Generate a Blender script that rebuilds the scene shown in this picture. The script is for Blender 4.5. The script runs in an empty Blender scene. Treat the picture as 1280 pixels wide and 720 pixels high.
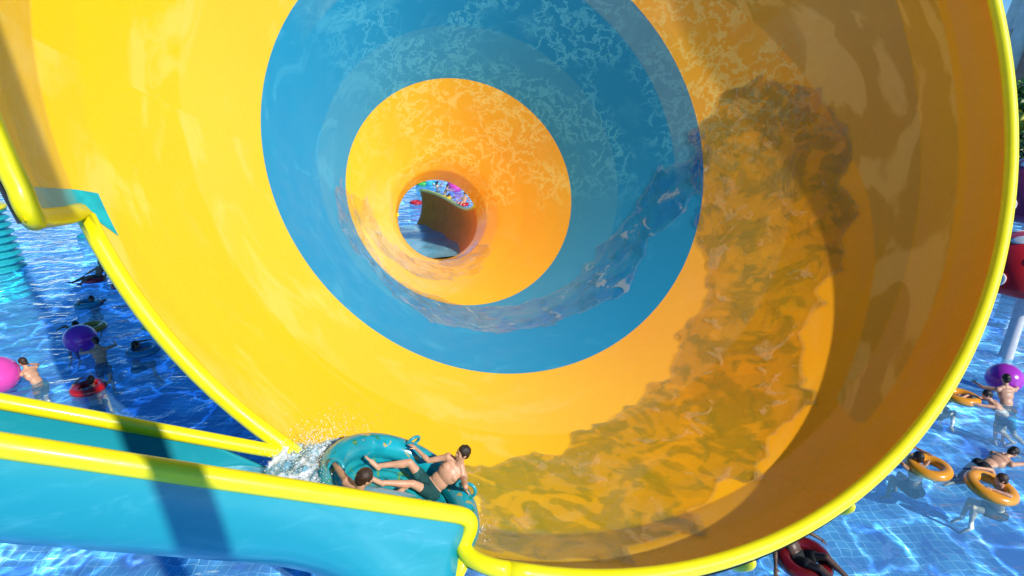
import bpy, bmesh, math, random
import numpy as np
from mathutils import Vector, Matrix, noise as mnoise
random.seed(7); rng = np.random.default_rng(7)
scene = bpy.context.scene
COL = scene.collection
R = math.radians
V = Vector

# ---------------------------------------------------------------- camera
PITCH = R(19.65); CAM = V((0, 0, 9)); FPX = 700.0
cam = bpy.data.cameras.new('camera'); co = bpy.data.objects.new('camera', cam); COL.objects.link(co)
co.location = CAM; co.rotation_euler = (R(90) - PITCH, 0, 0)
cam.sensor_width = 36; cam.lens = 36 * FPX / 1280; cam.clip_start = .05; cam.clip_end = 6000
scene.camera = co
FW = V((0, math.cos(PITCH), -math.sin(PITCH))); DN = V((0, -math.sin(PITCH), -math.cos(PITCH)))
def sight(px, py, z=1.0): return (V((1, 0, 0)) * (px - 640) / FPX + DN * (py - 360) / FPX + FW) * z
WZ = 1.8      # height of the pool surface
def on_water(px, py, zw=None):
    zw = WZ if zw is None else zw
    d = sight(px, py); return CAM + d * ((zw - 9) / d.z)
def spot(px, py, depth): return CAM + sight(px, py, depth)

# ---------------------------------------------------------------- light
SUN_AZ, SUN_EL = R(138), R(31)
L = V((math.sin(SUN_AZ) * math.cos(SUN_EL), math.cos(SUN_AZ) * math.cos(SUN_EL), math.sin(SUN_EL)))
sun = bpy.data.lights.new('sun', 'SUN'); so = bpy.data.objects.new('sun', sun); COL.objects.link(so)
sun.energy = 5.0; sun.angle = R(.6); sun.color = (1.0, .95, .86)
so.rotation_euler = L.to_track_quat('Z', 'Y').to_euler()
w = bpy.data.worlds.new('World'); scene.world = w; w.use_nodes = True
nt = w.node_tree; bg = nt.nodes['Background']
sk = nt.nodes.new('ShaderNodeTexSky'); sk.sky_type = 'NISHITA'; sk.sun_disc = False
sk.sun_elevation = SUN_EL; sk.sun_rotation = SUN_AZ; sk.altitude = 2000; sk.air_density = 1.0; sk.dust_density = 0; sk.ozone_density = 5
hs = nt.nodes.new('ShaderNodeHueSaturation'); hs.inputs['Saturation'].default_value = 1.25; nt.links.new(sk.outputs[0], hs.inputs['Color']); nt.links.new(hs.outputs[0], bg.inputs[0]); bg.inputs[1].default_value = .15
scene.view_settings.view_transform = 'Standard'; scene.view_settings.look = 'None'
scene.view_settings.exposure = 0; scene.view_settings.gamma = 1
scene.render.engine = 'CYCLES'
cy = scene.cycles
cy.max_bounces = 14; cy.diffuse_bounces = 4; cy.glossy_bounces = 5; cy.transparent_max_bounces = 24
cy.use_denoising = True; cy.caustics_reflective = False; cy.caustics_refractive = False; cy.sample_clamp_indirect = 6

# ---------------------------------------------------------------- object helpers
def tag(o, label=None, cat=None, group=None, kind=None):
    if label: o['label'] = label
    if cat: o['category'] = cat
    if group: o['group'] = group
    if kind: o['kind'] = kind
    return o
def empty(name, label, cat, mat=None, group=None):
    o = bpy.data.objects.new(name, None); COL.objects.link(o); o.empty_display_size = .3
    if mat is not None: o.matrix_world = mat
    return tag(o, label, cat, group)
class MB:
    def __init__(s): s.v = []; s.f = []
    def add(s, v, f):
        n = len(s.v); s.v += [tuple(p) for p in v]; s.f += [tuple(i + n for i in q) for q in f]; return s
    def mesh(s, name, smooth=True):
        m = bpy.data.meshes.new(name); m.from_pydata(s.v, [], s.f); m.update()
        if smooth: m.polygons.foreach_set('use_smooth', [True] * len(m.polygons))
        return m
    def build(s, name, mat, parent=None, smooth=True, local=False):
        o = link(name, s.mesh(name, smooth), mat); 
        if parent is not None: attach(o, parent, local)
        return o
def link(name, me, mat):
    o = bpy.data.objects.new(name, me); COL.objects.link(o)
    for m in (mat if isinstance(mat, (list, tuple)) else [mat]): me.materials.append(m)
    return o
def attach(o, parent, local=False):
    # local: the mesh is already in the parent's frame; else it is in world space
    o.parent = parent
    if not local: o.matrix_parent_inverse = world_of(parent).inverted()
    return o
def world_of(o):
    m = o.matrix_basis.copy()
    if o.parent: m = world_of(o.parent) @ o.matrix_parent_inverse @ m
    return m
def frame(o, x, y, z):
    m = Matrix.Identity(4)
    for i, c in enumerate((x, y, z, o)):
        for k in range(3): m[k][i] = c[k]
    return m
def grid(fn, nu, nv, closeu=False):
    v = [fn(i / (nu - (0 if closeu else 1)), j / (nv - 1)) for i in range(nu) for j in range(nv)]
    f = []
    for i in range(nu if closeu else nu - 1):
        for j in range(nv - 1):
            a, b = i * nv + j, ((i + 1) % nu) * nv + j
            f.append((a, b, b + 1, a + 1))
    return v, f
def sweep(path, rad, seg=14, closed=False, caps=True):
    pts = [V(p) for p in path]; n = len(pts); v = []; f = []
    rr = rad if isinstance(rad, (list, tuple)) else [rad] * n
    up = None
    for i, p in enumerate(pts):
        a = pts[(i - 1) % n] if (closed or i) else p; b = pts[(i + 1) % n] if (closed or i < n - 1) else p
        t = (b - a).normalized()
        if up is None: up = t.orthogonal().normalized()
        up = (up - t * up.dot(t)).normalized(); sd = t.cross(up)
        for k in range(seg):
            an = 2 * math.pi * k / seg; v.append(p + (up * math.cos(an) + sd * math.sin(an)) * rr[i])
    for i in range(n if closed else n - 1):
        for k in range(seg):
            a, b = i * seg + k, i * seg + (k + 1) % seg; c = ((i + 1) % n) * seg
            f.append((a, b, c + (k + 1) % seg, c + k))
    if caps and not closed:
        f.append(tuple(reversed(range(seg)))); f.append(tuple((n - 1) * seg + k for k in range(seg)))
    return v, f
def torus(c, ax, Rm, r, nu=48, nv=16, sq=1.0):
    ax = V(ax).normalized(); x = ax.orthogonal().normalized(); y = ax.cross(x); c = V(c)
    def fn(u, q):
        a = 2 * math.pi * u; b = 2 * math.pi * q; d = x * math.cos(a) + y * math.sin(a)
        return c + d * (Rm + r * math.cos(b)) + ax * r * sq * math.sin(b)
    v = [fn(i / nu, j / nv) for i in range(nu) for j in range(nv)]
    f = [(i * nv + j, ((i + 1) % nu) * nv + j, ((i + 1) % nu) * nv + (j + 1) % nv, i * nv + (j + 1) % nv) for i in range(nu) for j in range(nv)]
    return v, f
def ellipsoid(c, X, Y, Z, r, nu=20, nv=12):
    c, X, Y, Z = V(c), V(X).normalized(), V(Y).normalized(), V(Z).normalized(); v = []; f = []
    for j in range(1, nv):
        th = math.pi * j / nv
        for i in range(nu):
            a = 2 * math.pi * i / nu
            v.append(c + X * (r[0] * math.sin(th) * math.cos(a)) + Y * (r[1] * math.sin(th) * math.sin(a)) + Z * (r[2] * math.cos(th)))
    top = len(v); v.append(c + Z * r[2]); v.append(c - Z * r[2])
    for j in range(nv - 2):
        for i in range(nu):
            a, b = j * nu + i, j * nu + (i + 1) % nu; f.append((a, a + nu, b + nu, b))
    for i in range(nu):
        f.append((top, i, (i + 1) % nu)); f.append((top + 1, (nv - 2) * nu + (i + 1) % nu, (nv - 2) * nu + i))
    return v, f
def capsule(p, q, r0, r1, seg=12):
    p, q = V(p), V(q); d = q - p; n = d.length
    if n < 1e-6: return ellipsoid(p, (1, 0, 0), (0, 1, 0), (0, 0, 1), (r0, r0, r0))
    t = d / n; path = []; rad = []
    for k in (-80, -50, -25): path.append(p + t * r0 * math.sin(R(k))); rad.append(r0 * math.cos(R(k)))
    for k in range(6): u = k / 5; path.append(p.lerp(q, u)); rad.append(r0 + (r1 - r0) * u)
    for k in (25, 50, 80): path.append(q + t * r1 * math.sin(R(k))); rad.append(r1 * math.cos(R(k)))
    return sweep(path, rad, seg)
def lathe(prof, c=(0, 0, 0), n=40):
    c = V(c)
    return grid(lambda u, q: c + V((prof[round(q * (len(prof) - 1))][0] * math.cos(2 * math.pi * u), prof[round(q * (len(prof) - 1))][0] * math.sin(2 * math.pi * u), prof[round(q * (len(prof) - 1))][1])), n, len(prof), True)
def box(lo, hi):
    x0, y0, z0 = lo; x1, y1, z1 = hi
    v = [(x0, y0, z0), (x1, y0, z0), (x1, y1, z0), (x0, y1, z0), (x0, y0, z1), (x1, y0, z1), (x1, y1, z1), (x0, y1, z1)]
    return v, [(3, 2, 1, 0), (4, 5, 6, 7), (0, 1, 5, 4), (1, 2, 6, 5), (2, 3, 7, 6), (3, 0, 4, 7)]
def bake(mb, mods, name):
    me = mb.mesh(name); o = bpy.data.objects.new(name, me); COL.objects.link(o); mods(o)
    dg = bpy.context.evaluated_depsgraph_get(); dg.update()
    r = bpy.data.meshes.new_from_object(o.evaluated_get(dg)); r.name = name
    bpy.data.objects.remove(o); bpy.data.meshes.remove(me)
    r.polygons.foreach_set('use_smooth', [True] * len(r.polygons))
    return r
def solid(o, th, off=1.0):
    m = o.modifiers.new('shell', 'SOLIDIFY'); m.thickness = th; m.offset = off; return o

# ---------------------------------------------------------------- material helpers
class NT:
    def __init__(s, name):
        s.m = bpy.data.materials.new(name); s.m.use_nodes = True; s.t = s.m.node_tree; s.t.nodes.clear()
        s.out = s.n('ShaderNodeOutputMaterial')
    def n(s, ty, **kw):
        x = s.t.nodes.new(ty)
        for k, v in kw.items(): setattr(x, k, v)
        return x
    def l(s, a, b): s.t.links.new(a, b)
    def put(s, sock, val):
        if val is None: return
        if hasattr(val, 'links'): s.l(val, sock)
        else: sock.default_value = val
    def math(s, op, a, b=None, c=None, clamp=False):
        x = s.n('ShaderNodeMath', operation=op, use_clamp=clamp); s.put(x.inputs[0], a); s.put(x.inputs[1], b); s.put(x.inputs[2], c); return x.outputs[0]
    def vmath(s, op, a, b=None, sc=None):
        x = s.n('ShaderNodeVectorMath', operation=op); s.put(x.inputs[0], a); s.put(x.inputs[1], b)
        if sc is not None: s.put(x.inputs['Scale'], sc)
        return x.outputs[0]
    def noise(s, vec, scale, detail=3, rough=.55, dist=0, color=False):
        x = s.n('ShaderNodeTexNoise'); s.put(x.inputs['Vector'], vec); x.inputs['Scale'].default_value = scale
        x.inputs['Detail'].default_value = detail; x.inputs['Roughness'].default_value = rough; x.inputs['Distortion'].default_value = dist
        return x.outputs[1 if color else 0]
    def voro(s, vec, scale, feature='DISTANCE_TO_EDGE', rnd=1.0):
        x = s.n('ShaderNodeTexVoronoi', feature=feature); s.put(x.inputs['Vector'], vec); x.inputs['Scale'].default_value = scale; x.inputs['Randomness'].default_value = rnd
        return x.outputs['Distance']
    def step(s, val, lo, hi, a=0.0, b=1.0):
        x = s.n('ShaderNodeMapRange', interpolation_type='SMOOTHSTEP'); s.put(x.inputs[0], val)
        for i, k in enumerate((lo, hi, a, b)): x.inputs[i + 1].default_value = k
        return x.outputs[0]
    def mix(s, fac, a, b, mode='MIX'):
        x = s.n('ShaderNodeMix', data_type='RGBA', blend_type=mode); s.put(x.inputs[0], fac)
        s.put(x.inputs[6], a if hasattr(a, 'links') else (*a, 1)); s.put(x.inputs[7], b if hasattr(b, 'links') else (*b, 1)); return x.outputs[2]
    def pos(s): return s.n('ShaderNodeNewGeometry').outputs['Position']
    def obj(s): return s.n('ShaderNodeTexCoord').outputs['Object']
    def attr(s, name): return s.n('ShaderNodeAttribute', attribute_name=name).outputs['Fac']
    def bump(s, h, strength, dist=.02):
        x = s.n('ShaderNodeBump'); x.inputs['Strength'].default_value = strength; x.inputs['Distance'].default_value = dist; s.l(h, x.inputs['Height']); return x.outputs[0]
    def pbr(s, col, rough=.5, metal=0, coat=0, normal=None, spec=.5, sss=0):
        x = s.n('ShaderNodeBsdfPrincipled'); s.put(x.inputs['Base Color'], col if hasattr(col, 'links') else (*col, 1))
        s.put(x.inputs['Roughness'], rough); x.inputs['Metallic'].default_value = metal; x.inputs['Coat Weight'].default_value = coat; x.inputs['Coat Roughness'].default_value = .06
        x.inputs['Specular IOR Level'].default_value = spec
        if sss: x.inputs['Subsurface Weight'].default_value = sss; x.inputs['Subsurface Radius'].default_value = (.02, .008, .004)
        if normal is not None: s.l(normal, x.inputs['Normal'])
        return x.outputs[0]
    def schlick(s, normal, f0=.025):
        g = s.n('ShaderNodeNewGeometry'); x = s.n('ShaderNodeVectorMath', operation='DOT_PRODUCT'); s.l(normal, x.inputs[0]); s.l(g.outputs['Incoming'], x.inputs[1])
        c = s.math('SUBTRACT', 1.0, s.math('ABSOLUTE', x.outputs['Value']), clamp=True)
        return s.math('ADD', s.math('MULTIPLY', s.math('POWER', c, 5.0), 1 - f0), f0, clamp=True)
    def done(s, sh): s.l(sh, s.out.inputs[0]); return s.m
def plain(name, col, rough=.35, coat=0, var=.12, scale=6, bump=0, bscale=40, spec=.5):
    k = NT(name); o = k.obj(); n = k.noise(o, scale, 4)
    c = k.mix(k.step(n, .3, .7), tuple(x * (1 - var) for x in col), tuple(min(1, x * (1 + var)) for x in col))
    nm = k.bump(k.noise(o, bscale, 3), bump) if bump else None
    return k.done(k.pbr(c, rough, 0, coat, nm, spec))

# flow coordinates of the funnel frame: (angle * radius-ish, axial)
def wall_material(name, base, pale, deep, coat=.2, spec=.35, r0=.2, ring_reflect=False, warm=0.0, warmc=(.94, .31, .012)):
    k = NT(name); p = k.obj(); sep = k.n('ShaderNodeSeparateXYZ'); k.l(p, sep.inputs[0])
    ang = k.math('ARCTAN2', sep.outputs[1], sep.outputs[0])
    cmb = k.n('ShaderNodeCombineXYZ'); k.l(k.math('MULTIPLY', ang, 2.4), cmb.inputs[0]); k.l(k.math('MULTIPLY', sep.outputs[2], .75), cmb.inputs[1])
    fl = cmb.outputs[0]
    # water-flow streaks on the sides
    st = k.noise(fl, 1.0, 5, .6, 1.4); st = k.step(st, .52, .66)
    # lacy light reflected off the pool, painted on the upper part of the wall
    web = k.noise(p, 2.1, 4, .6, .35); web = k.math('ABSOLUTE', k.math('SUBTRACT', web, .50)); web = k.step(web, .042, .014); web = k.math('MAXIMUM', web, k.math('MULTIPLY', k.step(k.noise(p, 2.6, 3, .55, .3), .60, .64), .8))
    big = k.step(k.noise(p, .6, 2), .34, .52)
    shimmer = k.attr('shimmer')
    web = k.math('MULTIPLY', k.math('MULTIPLY', web, big), shimmer)
    c = k.mix(k.math('MULTIPLY', st, .30), base, pale)
    side = k.step(sep.outputs[0], -4.5, 3.5, 0, 1); c = k.mix(k.math('MULTIPLY', side, warm), c, warmc)  # hue of the shaded right side painted into the wall colour
    low = k.noise(p, .35, 2); c = k.mix(k.step(low, .35, .7, 0, .28), c, deep)
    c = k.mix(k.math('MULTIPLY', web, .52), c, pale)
    c = k.mix(k.math('MULTIPLY', k.step(sep.outputs[2], 3.86, 3.90), .10), c, pale)
    if ring_reflect:  # paler bands: reflected rings painted into the blue
        c = k.mix(k.math('MULTIPLY', k.step(sep.outputs[2], 8.55, 8.58), .22), c, (.14, .42, .50)); c = k.mix(k.math('MULTIPLY', k.math('MULTIPLY', k.step(sep.outputs[2], 6.75, 6.70), shimmer), .42), c, (.24, .38, .40))
    # mirrored surroundings close to the mouth, painted in as swirling brown bands
    reflect_zone = k.attr('reflect_zone')
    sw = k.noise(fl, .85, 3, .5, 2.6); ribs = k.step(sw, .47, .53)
    reflect_tint = k.mix(ribs, (.60, .31, .03), (.86, .50, .10))
    c = k.mix(k.math('MULTIPLY', reflect_zone, .66), c, reflect_tint)
    fine = k.noise(p, 60, 2)
    rough = k.step(k.noise(p, 2.2, 3), .3, .7, r0, r0 + .16)
    nm = k.bump(k.math('ADD', k.math('MULTIPLY', k.noise(p, 1.3, 2), .7), k.math('MULTIPLY', fine, .012)), .25, .03)
    return k.done(k.pbr(c, rough, 0, coat, nm, spec))
M = {}
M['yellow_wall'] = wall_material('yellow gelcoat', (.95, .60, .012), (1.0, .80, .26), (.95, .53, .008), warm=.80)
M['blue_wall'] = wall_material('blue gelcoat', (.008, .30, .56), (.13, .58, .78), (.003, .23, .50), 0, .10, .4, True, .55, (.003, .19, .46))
k = NT('yellow rim plastic'); p = k.pos()
M['rim'] = k.done(k.pbr(k.mix(k.step(k.noise(p, 3, 4), .35, .7), (.90, .80, .002), (.93, .86, .006)), k.step(k.noise(p, 5, 3), .3, .7, .3, .45), 0, .2, k.bump(k.noise(p, 30, 3), .05)))
k = NT('teal flume gelcoat'); p = k.pos()
mp = k.n('ShaderNodeMapping'); k.l(p, mp.inputs[0]); mp.inputs['Rotation'].default_value = (0, R(26), R(-24)); mp.inputs['Scale'].default_value = (.35, 2.2, 3.2)
stk = k.step(k.noise(mp.outputs[0], 2.2, 5, .65, .6), .5, .75)
M['teal'] = k.done(k.pbr(k.mix(k.math('MULTIPLY', stk, .35), (.014, .30, .38), (.08, .44, .52)), .28, 0, .3, k.bump(k.noise(p, 2, 2), .1)))
M['teal_trim'] = plain('teal trim paint', (.015, .47, .50), .35, .2)
M['steel'] = plain('painted steel', (.10, .16, .20), .45, 0, .2)
M['dark_shell'] = plain('back of shell', (.05, .08, .14), .6)

# ---------------------------------------------------------------- the funnel
AX = V((-0.33124939, 0.84739002, -0.4149747)).normalized(); C0 = V((1.9688, 8.94269747, 10.2546742))
E1 = AX.cross(V((0, 0, 1))).normalized(); E2 = E1.cross(AX)
PROF = [(0, 7.944), (.8, 7.92), (1.63, 7.83), (2.2, 7.56), (5.94, 5.576), (10.31, 3.648), (12.2, 2.62), (13.2, 2.02), (13.8, 1.72), (14.5, 1.552)]
PT = [a for a, b in PROF]; PR = [b for a, b in PROF]
def rad_at(t): return float(np.interp(t, PT, PR))
def fun_local(t, phi, off=0.0):
    r = rad_at(t) - off; return V((r * math.cos(R(phi)), r * math.sin(R(phi)), t))
FM = frame(C0, E1, E2, AX)
def fun(t, phi, off=0.0): return FM @ fun_local(t, phi, off)
def tmin(phi):   # phi in (-163.5, 196.5): the wall is cut away where the flume enters
    if phi <= -134: return 1.65
    if phi <= -115: return 1.65 * (-115 - phi) / 19.0
    return 0.0
def step_ext(t): return 3.2 * max(0.0, 1 - t / 1.65)
def edge_phi(t): return -163.6 + step_ext(t)
funnel = empty('slide_funnel', 'huge yellow and blue funnel of the water slide, open towards the viewer', 'slide funnel', FM)
WB_P = [-62, -59.2, -44.5, -34.3, -22.5, -6, 11.8, 27.2, 45, 70]; WB_T = [1.2, 1.73, 2.01, 2.18, 2.48, 3.12, 3.78, 4.37, 4.9, 5.4]
def reflect_zone_at(t, phi):
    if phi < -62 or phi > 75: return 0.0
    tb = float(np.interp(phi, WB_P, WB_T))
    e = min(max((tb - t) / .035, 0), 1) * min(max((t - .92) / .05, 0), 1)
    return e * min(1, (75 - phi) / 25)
def shimmer_at(t, phi):
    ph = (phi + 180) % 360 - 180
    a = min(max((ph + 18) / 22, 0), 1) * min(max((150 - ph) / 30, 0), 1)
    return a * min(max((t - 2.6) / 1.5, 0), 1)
def shell(name, mat, t0, t1, rows):
    nu = 541; m = MB(); at = []; af = []
    def fn(u, q):
        phi = -163.5 + 360 * u; a = max(t0, tmin(phi)) if t0 < 2 else t0
        t = a + (t1 - a) * q; phi += step_ext(t) * u; at.append(reflect_zone_at(t, phi)); af.append(shimmer_at(t, phi)); return fun_local(t, phi)
    m.add(*grid(fn, nu, rows)); me = m.mesh(name)
    x = me.attributes.new('reflect_zone', 'FLOAT', 'POINT'); x.data.foreach_set('value', at)
    x = me.attributes.new('shimmer', 'FLOAT', 'POINT'); x.data.foreach_set('value', af)
    o = link(name, me, mat); attach(o, funnel, True); return o
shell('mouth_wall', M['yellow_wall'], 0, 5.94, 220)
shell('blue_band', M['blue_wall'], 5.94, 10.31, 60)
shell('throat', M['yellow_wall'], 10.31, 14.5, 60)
# outer skin, flanges
m = MB()
def outer(u, q):
    phi = -163.5 + 360 * u; a = tmin(phi) + .02; t = a + (14.5 - a) * q; return fun_local(t, phi + step_ext(t) * u, -.07)
m.add(*grid(outer, 181, 60)); m.build('outer_skin', M['dark_shell'], funnel, local=True)
for t in (5.94, 10.31, 14.3):
    m = MB(); r = rad_at(t) + .08
    m.add(*torus((0, 0, t), (0, 0, 1), r + .06, .07, 120, 8)); m.build('flange', M['dark_shell'], funnel, local=True)
# rim: follows the mouth, the step and the cut edge
path = []
for i in range(0, 12):                                    # along the cut edge, from the flume to the corner
    path.append(fun_local(1.65, -134 - 29.0 * i / 12 * 1.0))
path += [fun_local(1.65, -163.2), fun_local(1.55, -163.6)]
path += [fun_local(t, edge_phi(t)) for t in (1.2, .8, .5, .28)]
for s in range(1, 6):
    a = s / 6 * math.pi / 2; path.append(fun_local(.26 * (1 - math.sin(a)), -160.6 - 1.6 * (1 - math.cos(a)), .085 * s / 6))
path += [fun_local(0, -162.4 - x, .085) for x in np.linspace(0, 312.6, 172)]   # round the top and the right to the bottom
mouth_end = path[-1]
rim = MB(); rim.add(*sweep(path, .105, 16)); rim.build('rim', M['rim'], funnel, local=True)
m = MB(); m.add(*grid(lambda u, q: fun_local(.02 + 1.95 * u, edge_phi(.02 + 1.95 * u) - .3 - (2.4 - .5 * u) * (1 - q) + max(0, (u - .83) / .17) * 2.6 * q * q, .012), 24, 6))
m.build('edge_trim', M['teal_trim'], funnel, local=True)
for ph in (-75, -89, -40, -5):
    b = fun_local(.12, ph, -.12); b2 = fun_local(.75, ph, -.30); d = (fun_local(.12, ph + 1) - fun_local(.12, ph)).normalized()
    m = MB(); m.add(*ellipsoid((b + b2) / 2, d, (b2 - b).normalized(), d.cross((b2 - b).normalized()), (.11, .42, .16))); m.build('bracket', M['rim'], funnel, local=True)
FMi = FM.inverted()
for t, ph, dx in ((6, -60, 2.0), (6, -120, -2.0), (10.4, -60, 1.2), (10.4, -120, -1.2)):
    p0 = fun(t, ph, -.15); p1 = V((p0.x + dx, p0.y + .3, WZ - 1.1))
    m = MB(); m.add(*sweep([FMi @ p0, FMi @ p0.lerp(p1, .5), FMi @ p1], .17, 14)); m.build('support_leg', M['steel'], funnel, local=True)

# ---------------------------------------------------------------- water materials
def sheet_material(name, tint, foam_glint_amt, foam_glint_col, alpha_attr='cover'):
    k = NT(name); p = k.pos(); cov = k.attr(alpha_attr)
    n1 = k.noise(p, .8, 3, .55, 1.2); n2 = k.noise(p, 2.0, 3, .55, .8)
    leaf = k.step(k.noise(k.vmath('ADD', p, (5, 2, 8)), 1.15, 3, .5, .9), .57, .60)                     # irregular thin places
    rip = k.noise(p, 5.5, 3, .55, .6)
    edge = k.math('ADD', cov, k.math('MULTIPLY', k.math('SUBTRACT', k.noise(p, 1.0, 2, .5, .5), .5), 1.5))
    mask = k.step(edge, .30, .37); lip = k.math('MULTIPLY', k.step(edge, .30, .36), k.step(edge, .46, .36))
    col = k.mix(k.step(n1, .47, .51), tint[0], tint[1]); col = k.mix(k.step(n2, .55, .58, 0, .75), col, tint[2])
    col = k.mix(k.math('MULTIPLY', leaf, .75), col, tint[3]); col = k.mix(k.step(rip, .52, .66, 0, .35), col, tint[3])
    tr = k.n('ShaderNodeBsdfTransparent'); k.l(col, tr.inputs[0])
    hgt = k.math('ADD', k.math('ADD', n1, k.math('MULTIPLY', n2, .35)), k.math('MULTIPLY', rip, .10)); nm = k.bump(hgt, .8, .10)
    gl = k.n('ShaderNodeBsdfGlossy'); gl.inputs['Roughness'].default_value = .05; gl.inputs['Color'].default_value = (.9, .95, 1, 1); k.l(nm, gl.inputs['Normal'])
    a = k.n('ShaderNodeMixShader'); k.l(k.schlick(nm), a.inputs[0]); k.l(tr.outputs[0], a.inputs[1]); k.l(gl.outputs[0], a.inputs[2])
    df = k.n('ShaderNodeBsdfDiffuse'); df.inputs[0].default_value = foam_glint_col
    fm = k.math('MAXIMUM', k.math('MULTIPLY', k.step(k.noise(p, 1.6, 4, .6, .9), .58, .66), foam_glint_amt), k.math('MULTIPLY', lip, .10))
    b = k.n('ShaderNodeMixShader'); k.l(fm, b.inputs[0]); k.l(a.outputs[0], b.inputs[1]); k.l(df.outputs[0], b.inputs[2])
    ct = k.n('ShaderNodeBsdfTransparent'); c = k.n('ShaderNodeMixShader'); k.l(mask, c.inputs[0]); k.l(ct.outputs[0], c.inputs[1]); k.l(b.outputs[0], c.inputs[2])
    return k.done(c.outputs[0])
M['sheet'] = sheet_material('funnel water sheet', ((.70, .75, .92), (.84, .84, .92), (.62, .72, 1.0), (.95, .91, .88)), .26, (.78, .56, .26, 1))  # tan patches: reflected sunlight painted onto the water
M['sheet_blue'] = sheet_material('swirl water sheet', ((.86, .90, 1.0), (.97, .98, 1.0), (.90, .86, .86), (.98, .98, .98)), .38, (.55, .62, .62, 1))
def ribbon(name, mat, outer_pts, inner_pts, nu, nv, off, label=None):
    op = sorted(outer_pts); ip = sorted(inner_pts); a0 = max(op[0][0], ip[0][0]); a1 = min(op[-1][0], ip[-1][0])
    cov = []; m = MB()
    def fn(u, q):
        ph = a0 + (a1 - a0) * u
        to = float(np.interp(ph, [x for x, y in op], [y for x, y in op])); ti = float(np.interp(ph, [x for x, y in ip], [y for x, y in ip]))
        mid = (to + ti) / 2; hw = abs(ti - to) / 2 + .55
        e = (1 - abs(2 * q - 1)) * hw / .9; e = min(e, (1 - abs(2 * u - 1)) * nu / 45)
        cov.append(min(e, 1.0)); t = mid + (2 * q - 1) * hw
        return fun(t, ph, off + .012 * math.sin(9 * u * 6.28) * math.sin(5 * q))
    m.add(*grid(fn, nu, nv)); me = m.mesh(name); x = me.attributes.new('cover', 'FLOAT', 'POINT'); x.data.foreach_set('value', cov)
    o = link(name, me, mat); tag(o, label, kind='structure'); return o
ribbon('flowing_water', M['sheet'],
       [(-119, 1.0), (-111, .93), (-101, .98), (-91.6, 1.3), (-81.5, 1.9), (-69, 2.16), (-59, 2.36), (-51, 2.9), (-40, 3.1), (-28, 2.95), (-5.8, 3.19), (.9, 3.48), (6, 4.3), (10, 4.9)],
       [(-119, 2.4), (-111, 2.64), (-107, 2.95), (-99, 3.09), (-96, 3.47), (-84, 3.55), (-71, 4.27), (-58, 4.65), (-42, 4.94), (-21.7, 5.77), (-7.5, 5.92), (0, 5.9), (10, 5.6)], 240, 44, .03)
ribbon('flowing_water', M['sheet_blue'],
       [(4, 5.9), (-21, 6.31), (-31, 7.28), (-55, 7.49), (-74, 8.11), (-88, 8.39), (-117, 8.6), (-143, 9.5), (-166, 9.5), (-192, 9.8)],
       [(4, 6.1), (-11, 7.2), (-35, 8.51), (-62, 8.9), (-93, 10.0), (-119, 10.2), (-150, 10.5), (-171, 10.4), (-192, 10.0)], 200, 36, .03)
ribbon('flowing_water', M['sheet_blue'], [(-196, 10.5), (-145, 11.6), (-114, 12.1), (-68, 12.8), (-30, 13.4)], [(-196, 11.0), (-145, 12.4), (-114, 13.2), (-68, 13.8), (-30, 13.8)], 120, 24, .03)

# ---------------------------------------------------------------- entry flume
def plane_n(a, b): return sight(*a).cross(sight(*b))
n_near = plane_n((0, 556.5), (565, 642)); n_far = plane_n((0, 502), (350, 566))
DF = n_near.cross(n_far).normalized(); DF = DF if DF.x > 0 else -DF
NP = spot(565, 642, 6.45); BP = fun(1.62, -134.2)
H = V((-DF.y, DF.x, 0)).normalized(); U = H.cross(DF); U = U if U.z > 0 else -U
fv = BP - NP; kB = fv.dot(DF); far_h, far_u = fv.dot(H), fv.dot(U)
flume = empty('entry_flume', 'teal open slide chute with thick yellow rails running down into the funnel mouth', 'slide chute', frame(NP + V((0, 0, -1)), V((1, 0, 0)), V((0, 1, 0)), V((0, 0, 1))))
CP = [(0, -.03), (-.06, -.25), (-.07, -.5), (-.03, -.72), (.08, -.88), (.3, -1.08), (.65, -1.28), (1.05, -1.38), (1.45, -1.33), (far_h - .28, -1.1 + far_u * .5), (far_h - .04, far_u - .45), (far_h, far_u - .03)]
def cpt(q):
    x = q * (len(CP) - 1); i = min(int(x), len(CP) - 2); fr = x - i
    P = [V((*CP[max(0, min(len(CP) - 1, j))], 0)) for j in (i - 1, i, i + 1, i + 2)]
    r = .5 * ((2 * P[1]) + (P[2] - P[0]) * fr + (2 * P[0] - 5 * P[1] + 4 * P[2] - P[3]) * fr ** 2 + (3 * P[1] - P[0] - 3 * P[2] + P[3]) * fr ** 3)
    return r.x, r.y
K0 = -9.5
def flume_pt(k, h, u): return NP + DF * k + H * h + U * u
m = MB(); m.add(*grid(lambda a, q: (lambda hu, ke: flume_pt(K0 + (ke - K0) * a, hu[0] - .55 * max(0, min(1, (a - .80) / .2)) ** 1.5 * max(0, min(1, (-hu[1] - .3) / .6)) * (1 if q < .5 else max(0, 1 - (q - .5) / .3)), hu[1] * (1 + max(0, a - .86) / .14 * .42)))(cpt(q), .28 + (kB - .28) * q ** 5), 60, 56))
solid(m.build('channel', M['teal'], flume), .05, 0)
near_path = [flume_pt(x, 0, 0) for x in np.linspace(K0, -.12, 40)]
pe = FM @ mouth_end
q0, q3 = near_path[-1], pe; t3 = (FM @ path[-1] - FM @ path[-3]).normalized()
c1 = q0 + DF * .62; c2 = c1 + V((.02, .05, -.62)); dn = flume_pt(.30, -.02, -.55)
def bez(a, b, c, d, n): return [a * (1 - t) ** 3 + b * 3 * t * (1 - t) ** 2 + c * 3 * t * t * (1 - t) + d * t ** 3 for t in [i / n for i in range(1, n + 1)]]
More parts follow.
